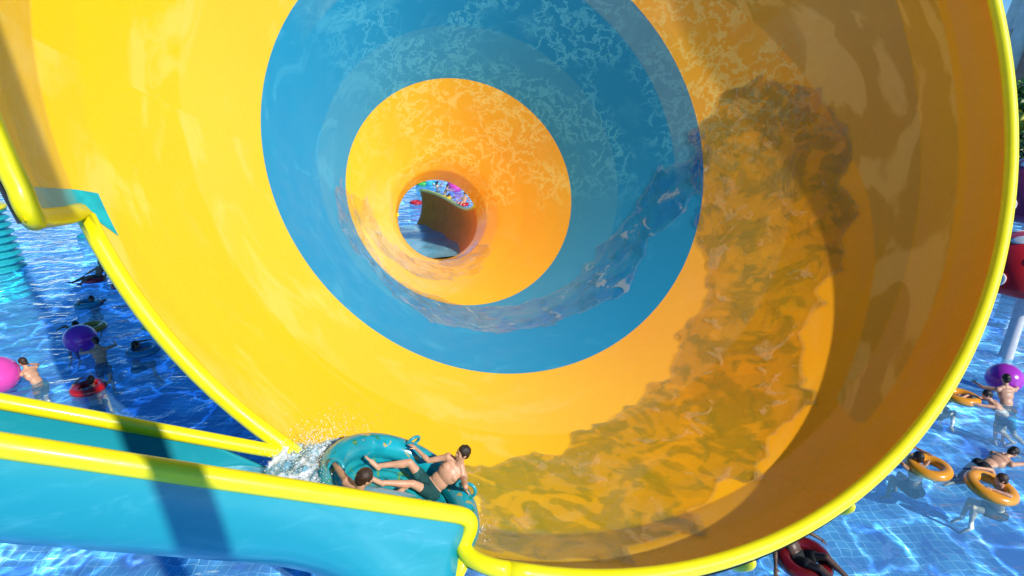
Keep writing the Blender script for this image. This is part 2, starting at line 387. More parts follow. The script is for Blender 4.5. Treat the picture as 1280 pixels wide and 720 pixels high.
near_path += bez(q0, q0 + DF * .30, flume_pt(.33, 0, .02), flume_pt(.32, -.02, -.28), 10)
near_path += bez(near_path[-1], flume_pt(.31, -.03, -.5), pe + t3 * .35, pe, 12)
m = MB(); m.add(*sweep(near_path, .1, 16)); m.build('rail', M['rim'], flume)
m = MB(); m.add(*sweep([flume_pt(x, far_h, far_u) for x in np.linspace(K0, kB + .06, 30)], .085, 16)); m.build('rail', M['rim'], flume)
st0 = near_path[-9]
m = MB(); m.add(*sweep([st0 + V((0, 0, -.03)), st0 + V((-.15, -.1, -.32)), st0 + V((-.42, -.05, -1.1))], .085, 12)); m.build('strut', M['rim'], flume)
for kk in (-8.2, -.3):
    b = flume_pt(kk, .9, -1.42); m = MB(); m.add(*sweep([b, V((b.x, b.y, (b.z + WZ) / 2)), V((b.x, b.y, WZ - 1.1))], .14, 14)); m.build('support_leg', M['steel'], flume)
# water running in the flume
k = NT('flume water'); p = k.pos()
mp = k.n('ShaderNodeMapping'); k.l(p, mp.inputs[0]); mp.inputs['Rotation'].default_value = (0, R(26), R(-24)); mp.inputs['Scale'].default_value = (.5, 3, 3)
n1 = k.noise(mp.outputs[0], 2.0, 5, .6, 1.4)
c = k.mix(k.step(n1, .3, .7), (.06, .40, .58), (.30, .62, .74)); c = k.mix(k.step(n1, .60, .72), c, (.6, .78, .85))
M['flume_water'] = k.done(k.pbr(c, .08, 0, .3, k.bump(n1, .6, .08)))
m = MB()
def fw(a, q):
    kk = -2.5 + (kB + .30 + 1.0 * (1 - q) ** .5 + 2.5) * a
    q = .42 + .58 * q; h = .02 + (far_h - .07) * q; u = -.02 + (far_u - .09) * q - 1.0 * (1 - a) ** 1.3 * (1 - .72 * q) + .025 * math.sin(9 * a + 11 * q)
    return flume_pt(kk, h, u)
m.add(*grid(fw, 60, 20)); tag(m.build('chute_water', M['flume_water']), kind='structure')

# ---------------------------------------------------------------- raft
RO = V((-1.5069945, 5.94794828, 3.72057643)); RN = V((.49467026, .07618508, .86573505)).normalized()
RX = V((.86110172, .09170909, -.50009327)); RX = (RX - RN * RX.dot(RN)).normalized(); RY = RN.cross(RX)
RM = frame(RO - RX * .08, RX, RY, RN)
raft = empty('inflatable_raft', 'round teal inflatable raft with a leaf pattern carrying two riders into the funnel', 'raft', RM)
k = NT('raft vinyl'); p = k.obj()
l1 = k.step(k.noise(p, 4.2, 2, .5, 1.2), .62, .66); l2 = k.step(k.noise(k.vmath('ADD', p, (7, 3, 1)), 5.0, 2, .5, 1.8), .62, .66)
c = k.mix(k.step(k.noise(p, 2.5, 3), .4, .6), (.006, .29, .37), (.01, .37, .45)); c = k.mix(l2, c, (.02, .24, .10)); c = k.mix(k.math('MULTIPLY', l1, .85), c, (.55, .36, .05))
M['raft'] = k.done(k.pbr(c, .22, 0, .5, k.bump(k.noise(p, 9, 3), .12, .02)))
k = NT('raft floor vinyl'); p = k.obj()
l1 = k.step(k.noise(p, 3.2, 2, .5, 2.5), .60, .63); l2 = k.step(k.noise(k.vmath('ADD', p, (4, 9, 1)), 2.6, 2, .5, 2.0), .58, .62)
c = k.mix(k.step(k.noise(p, 2.5, 3), .4, .6), (.006, .25, .30), (.01, .33, .38)); c = k.mix(l2, c, (.004, .12, .14)); c = k.mix(l1, c, (.12, .32, .10))
M['raft_floor'] = k.done(k.pbr(c, .3, 0, .3, k.bump(k.noise(p, 5, 3), .2, .03)))
m = MB(); m.add(*torus((0, 0, .27), (0, 0, 1), .97, .17, 96, 24)); m.build('tube', M['raft'], raft, local=True)
m = MB(); m.add(*grid(lambda u, q: V(((.02 + .88 * q) * math.cos(2 * math.pi * u), (.02 + .88 * q) * math.sin(2 * math.pi * u), .14 + .012 * math.cos(q * 40))), 64, 40, True)); m.build('floor', M['raft_floor'], raft, local=True)
M['handle'] = plain('handle rubber', (.02, .33, .40), .25, .3)
for an in (90 - 1, 22, 193, 300, 245):
    x, y = math.cos(R(an)), math.sin(R(an)); m = MB()
    m.add(*torus((x * .98, y * .98, .47), (x * .5 - y * .5, y * .5 + x * .5, .1), .10, .024, 28, 10)); m.build('handle', M['handle'], raft, local=True)

# ---------------------------------------------------------------- people
def skin_mat(name, col):
    k = NT(name); p = k.obj(); n = k.noise(p, 9, 4)
    return k.done(k.pbr(k.mix(k.step(n, .3, .7), tuple(x * .88 for x in col), tuple(x * 1.1 for x in col)), .42, 0, 0, k.bump(k.noise(p, 45, 3), .06), .4, .12))
M['skin'] = skin_mat('skin tan', (.62, .34, .21)); M['skin2'] = skin_mat('skin brown', (.36, .18, .10)); M['skin_shade'] = skin_mat('skin in shade', (.10, .055, .04)); M['skin3'] = skin_mat('skin light', (.58, .33, .22))  # near-black tone: a lounger's shade painted into the skin
M['dark'] = plain('eye dark', (.02, .014, .01), .3); M['lip'] = plain('lip', (.36, .12, .09), .4)
def hair_mat(name, col):
    k = NT(name); p = k.obj(); mp = k.n('ShaderNodeMapping'); k.l(p, mp.inputs[0]); mp.inputs['Scale'].default_value = (40, 40, 10)
    n = k.noise(mp.outputs[0], 3, 4, .6, .6); return k.done(k.pbr(k.mix(n, tuple(x * .5 for x in col), tuple(x * 1.5 for x in col)), .45, 0, 0, k.bump(n, .5, .01), .4))
M['hair_black'] = hair_mat('black hair', (.014, .010, .008)); M['hair_brown'] = hair_mat('brown hair', (.045, .022, .012)); M['hair_dark'] = hair_mat('dark brown hair', (.03, .017, .010))
def cloth(name, a, b):
    k = NT(name); p = k.obj(); return k.done(k.pbr(k.mix(k.step(k.noise(p, 5, 2, .5, .5), .47, .53), a, b), .75, 0, 0, k.bump(k.noise(p, 14, 3), .3, .02), .2))
M['sh_teal'] = cloth('teal trunks', (.012, .06, .06), (.02, .11, .11)); M['sh_dark'] = cloth('dark trunks', (.02, .022, .025), (.03, .033, .035)); M['sh_olive'] = cloth('olive trunks', (.05, .05, .03), (.065, .06, .035)); M['sh_blue'] = cloth('blue trunks', (.01, .10, .16), (.02, .16, .22))

def ik(a, b, l1, l2, pole):
    a, b, pole = V(a), V(b), V(pole); d = b - a; n = min(d.length, (l1 + l2) * .995); d = d.normalized(); b = a + d * n
    x = (l1 * l1 - l2 * l2 + n * n) / (2 * n); h = math.sqrt(max(0, l1 * l1 - x * x)); q = pole - d * pole.dot(d)
    q = q.normalized() if q.length > 1e-4 else d.orthogonal().normalized()
    return a + d * x + q * h, b
def hand(mb, wr, dirn, palm_n, s, side):
    d = V(dirn).normalized(); pn = V(palm_n); pn = (pn - d * pn.dot(d)).normalized(); sd = d.cross(pn) * side
    mb.add(*ellipsoid(wr + d * .05 * s, d, sd, pn, (.058 * s, .042 * s, .017 * s), 12, 8))
    for i, ln in enumerate((.068, .078, .072, .056)):
        b = wr + d * .085 * s + sd * (.030 - .020 * i) * s; d1 = (d + sd * (.12 - .08 * i) + pn * .25).normalized(); m1 = b + d1 * ln * .55 * s; d2 = (d + pn * 1.0).normalized(); e = m1 + d2 * ln * .5 * s
        mb.add(*capsule(b - d * .03 * s, m1, .0095 * s, .0088 * s, 8)); mb.add(*capsule(m1, e, .0088 * s, .0075 * s, 8))
    b = wr + d * .025 * s + sd * .03 * s; m1 = b + (d * .6 + sd * .8 + pn * .2).normalized() * .045 * s; e = m1 + (d * .9 + sd * .25 + pn * .4).normalized() * .032 * s
    mb.add(*capsule(b - sd * .015 * s, m1, .0125 * s, .0105 * s, 8)); mb.add(*capsule(m1, e, .0105 * s, .008 * s, 8))
def person(label, mat, P, N, F, head_up, face, hands, feet, skin='skin', hair='hair_black', shorts='sh_dark', voxel=.013, s=1.0, group=None, long_hair=False):
    P, N, F, HU, FC = V(P), V(N), V(F), V(head_up).normalized(), V(face)
    up = (N - P).normalized(); N = P + up * .53 * s; F = (F - up * F.dot(up)).normalized(); RT = F.cross(up)
    FC = (FC - HU * FC.dot(HU)).normalized(); HR = FC.cross(HU)
    mb = MB(); E = lambda c, r, X=RT, Y=F, Z=up: mb.add(*ellipsoid(c, X, Y, Z, tuple(v * s for v in r)))
    E(P + up * .02 * s, (.160, .112, .125)); E(P + up * .16 * s, (.138, .098, .14)); E(P + up * .33 * s + F * .008 * s, (.168, .112, .155)); E(P + up * .43 * s - F * .01 * s, (.172, .095, .095))
    for sd in (-1, 1):
        E(P + up * .37 * s + RT * sd * .075 * s + F * .062 * s, (.082, .048, .06)); E(P - F * .06 * s + RT * sd * .07 * s - up * .03 * s, (.088, .085, .095))
        mb.add(*capsule(N + up * .03 * s, N - up * .055 * s + RT * sd * .15 * s, .045 * s, .058 * s))
    hb = N + up * .02 * s + HU * .075 * s + FC * .01 * s
    mb.add(*capsule(N - up * .04 * s, hb + HU * .04 * s, .058 * s, .052 * s))
    HC = hb + HU * .105 * s + FC * .012 * s
    E(HC + HU * .022 * s - FC * .012 * s, (.074, .094, .096), HR, FC, HU); E(HC - HU * .045 * s + FC * .022 * s, (.058, .066, .072), HR, FC, HU); E(HC - HU * .095 * s + FC * .052 * s, (.028, .026, .022), HR, FC, HU)
    mb.add(*capsule(HC + HU * .005 * s + FC * .078 * s, HC - HU * .032 * s + FC * .098 * s, .008 * s, .014 * s, 8)); E(HC + HU * .028 * s + FC * .072 * s, (.052, .016, .012), HR, FC, HU)
    E(HC - HU * .060 * s + FC * .082 * s, (.024, .012, .011), HR, FC, HU)
    for sd in (-1, 1): E(HC + HR * sd * .076 * s - FC * .008 * s - HU * .008 * s, (.011, .020, .030), HR, FC, HU); E(HC + HR * sd * .04 * s + FC * .062 * s - HU * .018 * s, (.022, .018, .018), HR, FC, HU)
    for sd, (tg, pole, pn) in zip((1, -1), hands):
        S = N - up * .065 * s + RT * sd * .185 * s; e, wr = ik(S, V(tg), .29 * s, .255 * s, pole)
        E(S, (.062, .062, .062)); mb.add(*capsule(S, e, .050 * s, .039 * s)); mb.add(*capsule(S.lerp(e, .35), S.lerp(e, .7), .047 * s, .043 * s)); mb.add(*capsule(e, wr, .039 * s, .027 * s)); mb.add(*capsule(e.lerp(wr, .15), e.lerp(wr, .4), .042 * s, .038 * s))
        hand(mb, wr, (wr - e), pn, s, sd)
    tops = []
    for sd, (tg, pole, toe) in zip((1, -1), feet):
        hp = P + RT * sd * .092 * s - up * .03 * s; kn, an = ik(hp, V(tg), .435 * s, .425 * s, pole)
        mb.add(*capsule(hp, kn, .088 * s, .056 * s)); mb.add(*capsule(hp.lerp(kn, .2), hp.lerp(kn, .55), .09 * s, .078 * s)); mb.add(*capsule(kn, an, .054 * s, .037 * s))
        bk = -(V(pole) - (an - kn).normalized() * V(pole).dot((an - kn).normalized())).normalized(); mb.add(*capsule(kn.lerp(an, .2) + bk * .02 * s, kn.lerp(an, .48) + bk * .016 * s, .052 * s, .044 * s))
        td = V(toe).normalized(); sh = (an - kn).normalized(); mb.add(*capsule(an - td * .04 * s + sh * .035 * s, an + td * .10 * s + sh * .045 * s, .036 * s, .036 * s)); mb.add(*ellipsoid(an + td * .15 * s + sh * .05 * s, td, td.cross(sh), sh, (.075 * s, .044 * s, .022 * s)))
        tops.append((hp, kn))
    def mods(o):
        r = o.modifiers.new('r', 'REMESH'); r.mode = 'VOXEL'; r.voxel_size = voxel; sm = o.modifiers.new('s', 'SMOOTH'); sm.factor = .5; sm.iterations = 2 if voxel < .011 else 1
    me = bake(mb, mods, 'person'); body = link('person', me, [M[skin], M['dark'], M['lip']])
    eyes = [HC + HR * sd * .031 * s + FC * .082 * s + HU * .006 * s for sd in (-1, 1)]; brow = [HC + HR * sd * x * s + FC * .088 * s + HU * .03 * s for sd in (-1, 1) for x in (.022, .034, .046)]; lips = [HC + HR * x * s + FC * .094 * s - HU * .060 * s for x in (-.016, 0, .016)]
    for f in me.polygons:
        c = f.center
        if (c - HC).length > .16 * s: continue
        if min((c - e).length for e in eyes) < .0115 * s or min((c - e).length for e in brow) < .008 * s: f.material_index = 1
        elif min((c - e).length for e in lips) < .0125 * s: f.material_index = 2
    body.matrix_world = mat; tag(body, label, 'person', group)
    hm = MB(); hc = HC + HU * .034 * s - FC * .020 * s
    hv, hf = ellipsoid(hc, HR, FC, HU, (.085 * s, .098 * s, .100 * s), 40, 28)
    hv = [p + (p - hc).normalized() * (mnoise.noise(p * 38) * .008 * s) for p in hv]; hm.add(hv, hf)
    hm.add(*ellipsoid(hc - HU * .05 * s - FC * .035 * s, HR, FC, HU, (.070 * s, .062 * s, .075 * s), 24, 16))
    if long_hair: hm.add(*ellipsoid(hc - HU * .16 * s - FC * .06 * s, HR, FC, HU, (.07 * s, .04 * s, .13 * s), 24, 16))
    attach(hm.build('hair', M[hair]), body, True)
    sm_ = MB(); sm_.add(*ellipsoid(P + up * .01 * s, RT, F, up, (.172 * s, .126 * s, .12 * s)))
    for sd, (hp, kn) in zip((1, -1), tops):
        sm_.add(*capsule(hp, hp.lerp(kn, .5), .105 * s, .094 * s)); sm_.add(*ellipsoid(P - F * .06 * s + RT * sd * .07 * s - up * .03 * s, RT, F, up, (.098 * s, .095 * s, .105 * s)))
    attach(link('shorts', bake(sm_, lambda o: mods(o), 'shorts'), M[shorts]), body, True)
    return body
UPZ = V((0, 0, 1))
person('man in dark teal trunks lying back in the round raft and gripping both handles', RM, (.44, .44, .24), (.64, .50, .72), (-.45, -.88, .1), (-.2, -.02, 1), (-.92, -.35, .15),
       [((.06, .74, .52), (-.3, -.2, -.5), (0, 0, -1)), ((.84, .30, .50), (.3, -.5, -.35), (0, 0, -1))],
       [((-.36, .44, .26), (.1, .1, 1), (-1, .2, .35)), ((-.26, .16, .24), (.05, -.15, 1), (-1, -.1, .2))], 'skin', 'hair_dark', 'sh_teal', .0085, .96)
person('rider with short brown hair seen from behind at the near left edge of the raft', RM, (-.62, -.62, .24), (-.70, -.80, .75), (.6, .8, 0), (-.12, -.1, 1), (.8, .5, -.1),
       [((-.1, -.72, .4), (.3, -.6, -.3), (0, 0, -1)), ((-1.0, -.16, .48), (-.6, .1, .5), (0, 0, -1))],
       [((.1, -.1, .25), (0, 0, 1), (.7, .7, .2)), ((-.05, .05, .25), (0, 0, 1), (.6, .8, .2))], 'skin', 'hair_brown', 'sh_blue', .0085, .98)

# ---------------------------------------------------------------- splash
k = NT('white water'); p = k.pos(); n = k.noise(p, 5, 6, .7, .8); cov = k.attr('cover')
c = k.mix(k.step(n, .40, .60), (.12, .36, .48), (.88, .93, .96)); pb = k.pbr(c, .7, 0, 0, k.bump(n, .5, .05))
tr = k.n('ShaderNodeBsdfTransparent'); mx = k.n('ShaderNodeMixShader'); k.l(k.math('MULTIPLY', k.step(k.math('ADD', cov, k.math('SUBTRACT', k.noise(p, 7, 6, .75, .5), .5)), .42, .62), .93), mx.inputs[0]); k.l(tr.outputs[0], mx.inputs[1]); k.l(pb, mx.inputs[2])
M['foam'] = k.done(mx.outputs[0]); M['drop'] = plain('water drops', (.80, .88, .92), .15)
def foam_patch(fn, nu, nv, label, parts):
    cov = []; m = MB()
    def f(u, q):
        e = min(u, 1 - u, q, 1 - q) * 3.2; cov.append(min(1, e)); return fn(u, q)
    m.add(*grid(f, nu, nv)); me = m.mesh('splash'); x = me.attributes.new('cover', 'FLOAT', 'POINT'); x.data.foreach_set('value', cov)
    o = link('splash', me, M['foam']); tag(o, label, kind='stuff'); parts.append(o)
    return o
sp = []
def rl(x, y, z): return RM @ V((x, y, z))
def bump_n(u, q, a): return a * (mnoise.noise(V((u * 7, q * 5, 1.3))) + .6 * mnoise.noise(V((u * 17, q * 13, 4.1))))
def ring_foam(a0, a1, r0, r1, z0, z1, amp, nu, nv, label):
    def fn(u, q):
        an = R(a0 + (a1 - a0) * u); r = r0 + (r1 - r0) * q; return rl(r * math.cos(an), r * math.sin(an), z0 + (z1 - z0) * q + bump_n(u, q, amp))
    foam_patch(fn, nu, nv, label, sp)
ring_foam(152, 224, 1.06, 1.80, .40, -.04, .09, 90, 50, 'white water boiling up where the chute meets the raft')
ring_foam(100, 172, 1.10, 1.42, .16, .04, .05, 70, 20, 'faint spray on the yellow wall above the raft')
ring_foam(-35, 40, 1.14, 1.38, .16, .0, .05, 60, 18, 'thin line of white foam along the right side of the raft')
m = MB()
for i in range(3200):
    an = min(random.gauss(185, 26), 218); rr = 1.15 + abs(random.gauss(0, .22)); z = abs(random.gauss(.15, .2))
    c = rl(rr * math.cos(R(an)), rr * math.sin(R(an)), z); r = random.uniform(.0015, .0065)
    m.add(*ellipsoid(c, (1, 0, 0), (0, 1, 0), (0, 0, 1), (r, r, r * 1.3), 6, 4))
for i in range(300):
    an = random.uniform(-30, 40); rr = 1.2 + abs(random.gauss(0, .1)); c = rl(rr * math.cos(R(an)), rr * math.sin(R(an)), abs(random.gauss(0, .1))); r = random.uniform(.003, .009)
    m.add(*ellipsoid(c, (1, 0, 0), (0, 1, 0), (0, 0, 1), (r, r, r), 6, 4))
tag(m.build('spray', M['drop']), 'fine drops of water thrown up round the raft', kind='stuff')

# ---------------------------------------------------------------- exit flume behind the hole
xf = empty('exit_flume', 'yellow open chute carrying on behind the hole of the funnel, bending left', 'slide chute', Matrix.Translation(V((-2.8, 21.1, 0))))
X0 = fun_local(14.9, 0); x0 = FM @ V((0, 0, 14.42)); x3 = spot(485, 255, 29)
xp = [x0] + bez(x0, x0 + AX * 2.6, x3 + V((1.9, -2.4, .3)), x3, 24)
def xsec(i, an, r):
    a = xp[max(0, i - 1)]; b = xp[min(len(xp) - 1, i + 1)]; t = (b - a).normalized(); sd = t.cross(UPZ).normalized(); uu = sd.cross(t)
    return xp[i] + sd * (r * math.cos(R(an))) + uu * (r * math.sin(R(an)))
nx = len(xp); xr = [1.6 + .4 * i / (nx - 1) for i in range(nx)]
m = MB(); m.add(*grid(lambda u, q: xsec(round(u * (nx - 1)), -190 + 205 * q, xr[round(u * (nx - 1))]), nx, 40)); solid(m.build('channel', plain('chute yellow', (.95, .27, .006), .6, 0, .08, 2, 0, 40, .1), xf), .06, 0)
for an in (-190, 15):
    m = MB(); m.add(*sweep([xsec(i, an, xr[i]) for i in range(nx)], .075, 12)); m.build('rail', M['rim'], xf)
for i in (9, 20):
    b = xsec(i, -90, xr[i] + .1); m = MB(); m.add(*sweep([b, V((b.x, b.y, (b.z + WZ) / 2)), V((b.x, b.y, WZ - 1.1))], .16, 12)); m.build('support_leg', M['steel'], xf)
def wl(i): return .93 - .31 * min(1, i / 7)
m = MB(); m.add(*grid(lambda u, q: (lambda i: xsec(i, -90, xr[i] * wl(i)) + (xsec(i, 0, 1) - xp[i]) * ((2 * q - 1) * xr[i] * math.sqrt(1 - wl(i) ** 2) * .99) + V((0, 0, .03 * math.sin(5 * q + i) * min(1, i / 4))))(round(u * (nx - 1))), nx, 16)); tag(m.build('chute_water', M['flume_water']), kind='structure')

# ---------------------------------------------------------------- overhead column (its shadow crosses chute and funnel)
Q1 = fun(.9, -170.0); Q2 = spot(232, 640, 5.45)
colA = Q1 + L * 10.5; colB = Q2 + L * 10.5; dr = (colB - colA).normalized()
c_top = colA - dr * 6; c_bot = colB + dr * ((colB.z - WZ + 1.1) / -dr.z)
sc = empty('slide_column', 'leaning blue steel column standing in the pool behind the viewer', 'column', Matrix.Translation(c_bot))
m = MB(); m.add(*sweep([c_top.lerp(c_bot, i / 10) for i in range(11)], .20, 24)); m.build('shaft', M['steel'], sc)
m = MB(); m.add(*sweep([c_bot + V((0, 0, .0)), c_bot + V((0, 0, .06))], .5, 24)); m.build('base_plate', M['steel'], sc)

# ---------------------------------------------------------------- pool
XW, XE, YS, YN = -90.0, 44.0, -30.0, 95.0
k = NT('pool mosaic'); p = k.pos()
wv = k.noise(p, .75, 3, .5, 0, True); wv2 = k.noise(p, 2.6, 2, .5, 0, True)
off = k.vmath('ADD', k.vmath('SCALE', k.vmath('SUBTRACT', wv, (.5, .5, .5)), sc=.55), k.vmath('SCALE', k.vmath('SUBTRACT', wv2, (.5, .5, .5)), sc=.12))
q = k.vmath('ADD', p, off)
br = k.n('ShaderNodeTexBrick'); br.offset = 0; br.squash = 1; k.l(q, br.inputs['Vector']); br.inputs['Scale'].default_value = 1
br.inputs['Brick Width'].default_value = .2; br.inputs['Row Height'].default_value = .2; br.inputs['Mortar Size'].default_value = .010; br.inputs['Bias'].default_value = 0
br.inputs['Color1'].default_value = (.07, .25, .46, 1); br.inputs['Color2'].default_value = (.15, .40, .60, 1); br.inputs['Mortar'].default_value = (.50, .68, .78, 1)
big = k.noise(q, .42, 4, .6, 1.6); c = k.mix(k.step(big, .40, .46, 0, .45), (.05, .12, .36), br.outputs[0]); c = k.mix(k.step(big, .46, .62, 0, 1), c, br.outputs[0])
lav = k.step(k.noise(k.vmath('ADD', q, (31, 7, 3)), .55, 4, .6, 2.2), .56, .62); c = k.mix(k.math('MULTIPLY', lav, .6), c, (.30, .32, .56))
M['tiles'] = k.done(k.pbr(c, .4))
m = MB(); v, f = box((XW, YS, WZ - 1.35), (XE, YN, WZ - 1.1)); m.add(v, [f[1]]); tag(m.build('pool_floor', M['tiles'], smooth=False), kind='structure')
k = NT('pool water'); p = k.pos()
wob = k.vmath('SCALE', k.vmath('SUBTRACT', k.noise(p, .8, 3, .55, 0, True), (.5, .5, .5)), sc=2.6); q = k.vmath('ADD', p, wob)
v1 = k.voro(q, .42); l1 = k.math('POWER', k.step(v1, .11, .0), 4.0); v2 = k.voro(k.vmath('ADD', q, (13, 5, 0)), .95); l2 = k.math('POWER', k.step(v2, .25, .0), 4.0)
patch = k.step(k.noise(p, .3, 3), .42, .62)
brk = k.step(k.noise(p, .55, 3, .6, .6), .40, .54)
ca = k.math('ADD', k.math('MULTIPLY', k.math('MULTIPLY', l1, brk), 4.2), k.math('MULTIPLY', k.math('MULTIPLY', l2, patch), 1.1))  # caustic light web put into the water's transmission colour
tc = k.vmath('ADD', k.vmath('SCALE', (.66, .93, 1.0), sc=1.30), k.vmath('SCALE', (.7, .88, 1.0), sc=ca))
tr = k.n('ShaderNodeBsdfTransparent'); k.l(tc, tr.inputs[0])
mpw = k.n('ShaderNodeMapping'); k.l(p, mpw.inputs[0]); mpw.inputs['Scale'].default_value = (.8, 1.3, 1); mpw.inputs['Rotation'].default_value = (0, 0, R(20))
h = k.math('ADD', k.noise(mpw.outputs[0], .9, 3, .5, .8), k.math('MULTIPLY', k.noise(p, 3.0, 3, .5, .4), .22))
nm = k.bump(h, .85, .20)
gl = k.n('ShaderNodeBsdfGlossy'); gl.inputs['Roughness'].default_value = .04; k.l(nm, gl.inputs['Normal'])
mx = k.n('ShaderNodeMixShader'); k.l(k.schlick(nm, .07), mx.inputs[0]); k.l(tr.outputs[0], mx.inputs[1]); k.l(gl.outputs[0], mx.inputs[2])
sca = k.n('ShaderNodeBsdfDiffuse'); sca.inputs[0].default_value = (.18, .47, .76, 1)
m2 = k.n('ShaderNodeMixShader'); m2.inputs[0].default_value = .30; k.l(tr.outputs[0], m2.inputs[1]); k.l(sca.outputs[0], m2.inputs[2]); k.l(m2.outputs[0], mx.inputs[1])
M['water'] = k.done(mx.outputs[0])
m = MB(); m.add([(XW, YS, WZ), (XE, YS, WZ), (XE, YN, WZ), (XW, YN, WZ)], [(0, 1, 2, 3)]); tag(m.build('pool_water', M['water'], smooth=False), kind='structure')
# ground all round, with a coping step
k = NT('paving and lawn'); p = k.pos(); n = k.noise(p, .05, 4); g = k.mix(k.step(k.noise(p, 1.5, 4), .35, .65), (.05, .10, .025), (.09, .14, .04))
M['ground'] = k.done(k.pbr(k.mix(k.step(n, .52, .58), g, (.28, .27, .25)), .85, 0, 0, k.bump(k.noise(p, 6, 4), .4, .1)))
m = MB(); B = 3000; Z = WZ + .25
v = [(-B, -B, Z), (B, -B, Z), (B, B, Z), (-B, B, Z), (XW, YS, Z), (XE, YS, Z), (XE, YN, Z), (XW, YN, Z), (XW, YS, WZ - 1.2), (XE, YS, WZ - 1.2), (XE, YN, WZ - 1.2), (XW, YN, WZ - 1.2)]
m.add(v, [(0, 1, 5, 4), (1, 2, 6, 5), (2, 3, 7, 6), (3, 0, 4, 7), (4, 5, 9, 8), (5, 6, 10, 9), (6, 7, 11, 10), (7, 4, 8, 11)]); tag(m.build('ground', M['ground'], smooth=False), kind='structure')

# ---------------------------------------------------------------- rings and balls
def vinyl(name, col):
    k = NT(name); p = k.obj(); return k.done(k.pbr(k.mix(k.step(k.noise(p, 3, 3), .35, .65), tuple(x * .9 for x in col), col), .24, 0, .4, k.bump(k.noise(p, 7, 2), .08, .02)))
VC = dict(red=(.55, .01, .012), orange=(.85, .34, .015), blue=(.01, .24, .42), teal=(.01, .34, .45), maroon=(.13, .004, .008), violet=(.44, .035, .52), pink=(.86, .08, .45), green=(.05, .5, .07), yellow=(.85, .52, .02), cyan=(.05, .55, .75), navy=(.02, .05, .5))  # maroon: red vinyl darkened to paint in the shade on one ring
for n_, c_ in VC.items(): M['v_' + n_] = vinyl(n_ + ' vinyl', c_)
tm = MB(); tm.add(*torus((0, 0, 0), (0, 0, 1), .42, .155, 56, 20, .9)); TORUS = tm.mesh('swim_ring'); TORUS.materials.append(M['v_red'])
def ring(px, py, color, label, yaw=0, tilt=(0, 0), scale=0.64, z=.05):
    o = bpy.data.objects.new('swim_ring', TORUS); COL.objects.link(o); o.material_slots[0].link = 'OBJECT'; o.material_slots[0].material = M['v_' + color]
    p = on_water(px, py); o.location = (p.x, p.y, WZ + z); o.rotation_euler = (tilt[0], tilt[1], yaw); o.scale = (scale,) * 3
    tag(o, label, 'swim ring', 'inflatable swim rings floating in the pool'); return p
def ball(px, py, color, label, r, z):
    p = on_water(px, py); b = MB(); b.add(*ellipsoid((0, 0, 0), (1, 0, 0), (0, 1, 0), (0, 0, 1), (r, r, r * .97), 40, 24))
    o = b.build('beach_ball', M['v_' + color]); o.location = (p.x, p.y, WZ + z); tag(o, label, 'beach ball', 'big beach balls held by swimmers'); return p
def at(p, yaw, z=0.0): return Matrix.Translation(V((p[0], p[1], WZ + z))) @ Matrix.Rotation(yaw, 4, 'Z')
# poses, in a frame with the water surface at z = 0 and the person facing +Y
def p_inring(label, p, yaw, dz=-.10, **kw):   # hanging upright in the hole, arms over the tube
    return person(label, at(p, yaw, dz), (0, -.05, -.42), (0, .02, .12), (0, 1, 0), (0, .15, 1), (0, 1, -.1), [((.34, .30, .26), (.5, -.3, .3), (0, 0, -1)), ((-.34, .30, .26), (-.5, -.3, .3), (0, 0, -1))],
                  [((.13, .40, -.78), (0, 1, .7), (0, .7, -.7)), ((-.13, .34, -.80), (0, 1, .7), (0, .7, -.7))], **kw)
def p_lounge(label, p, yaw, **kw):   # sitting in the ring, legs over the edge
    return person(label, at(p, yaw), (0, -.10, .02), (0, -.42, .42), (0, 1, .6), (0, .1, 1), (0, 1, -.1), [((.62, -.12, .1), (.5, -.5, 0), (0, 0, -1)), ((-.60, .02, .1), (-.5, -.5, 0), (0, 0, -1))],
                  [((.16, .72, .12), (0, .1, 1), (.1, 1, .6)), ((-.14, .66, .08), (0, .1, 1), (-.1, 1, .6))], **kw)
def p_hug(label, p, yaw, r=.5, **kw):    # standing in the water, leaning on a ball in front
    return person(label, at(p, yaw), (0, -.30, -.12), (0, -.06, .38), (0, 1, -.2), (0, .25, 1), (0, 1, -.1), [((.40, .34, .26), (.6, -.3, -.1), (-.6, 0, -.6)), ((-.40, .34, .24), (-.6, -.3, -.1), (.6, 0, -.6))],
                  [((.12, -.34, -.98), (0, 1, 0), (0, 1, 0)), ((-.12, -.42, -.98), (0, 1, 0), (0, 1, 0))], **kw)
def p_swim(label, p, yaw, **kw):     # lying on the front, arms reaching ahead
    return person(label, at(p, yaw), (0, -.26, -.06), (0, .26, .07), (0, .1, -1), (0, .75, .65), (0, 1, -.2), [((.16, .80, .02), (.6, 0, -.2), (0, 0, -1)), ((-.12, .78, -.05), (-.6, 0, -.2), (0, 0, -1))],
                  [((.12, -1.1, -.22), (0, 0, -1), (0, -1, -.2)), ((-.12, -1.05, -.35), (0, 0, -1), (0, -1, -.2))], **kw)
def p_push(label, p, yaw, **kw):     # leaning forward, hands on the ring ahead
    return person(label, at(p, yaw), (0, -.42, -.22), (0, .0, .12), (0, .6, -.7), (0, .5, 1), (0, 1, -.2), [((.18, .50, .10), (.6, 0, -.2), (0, 0, -1)), ((-.18, .50, .10), (-.6, 0, -.2), (0, 0, -1))],
                  [((.12, -.75, -.95), (0, 1, 0), (0, .8, -.5)), ((-.12, -.95, -.9), (0, 1, 0), (0, .3, -1))], **kw)
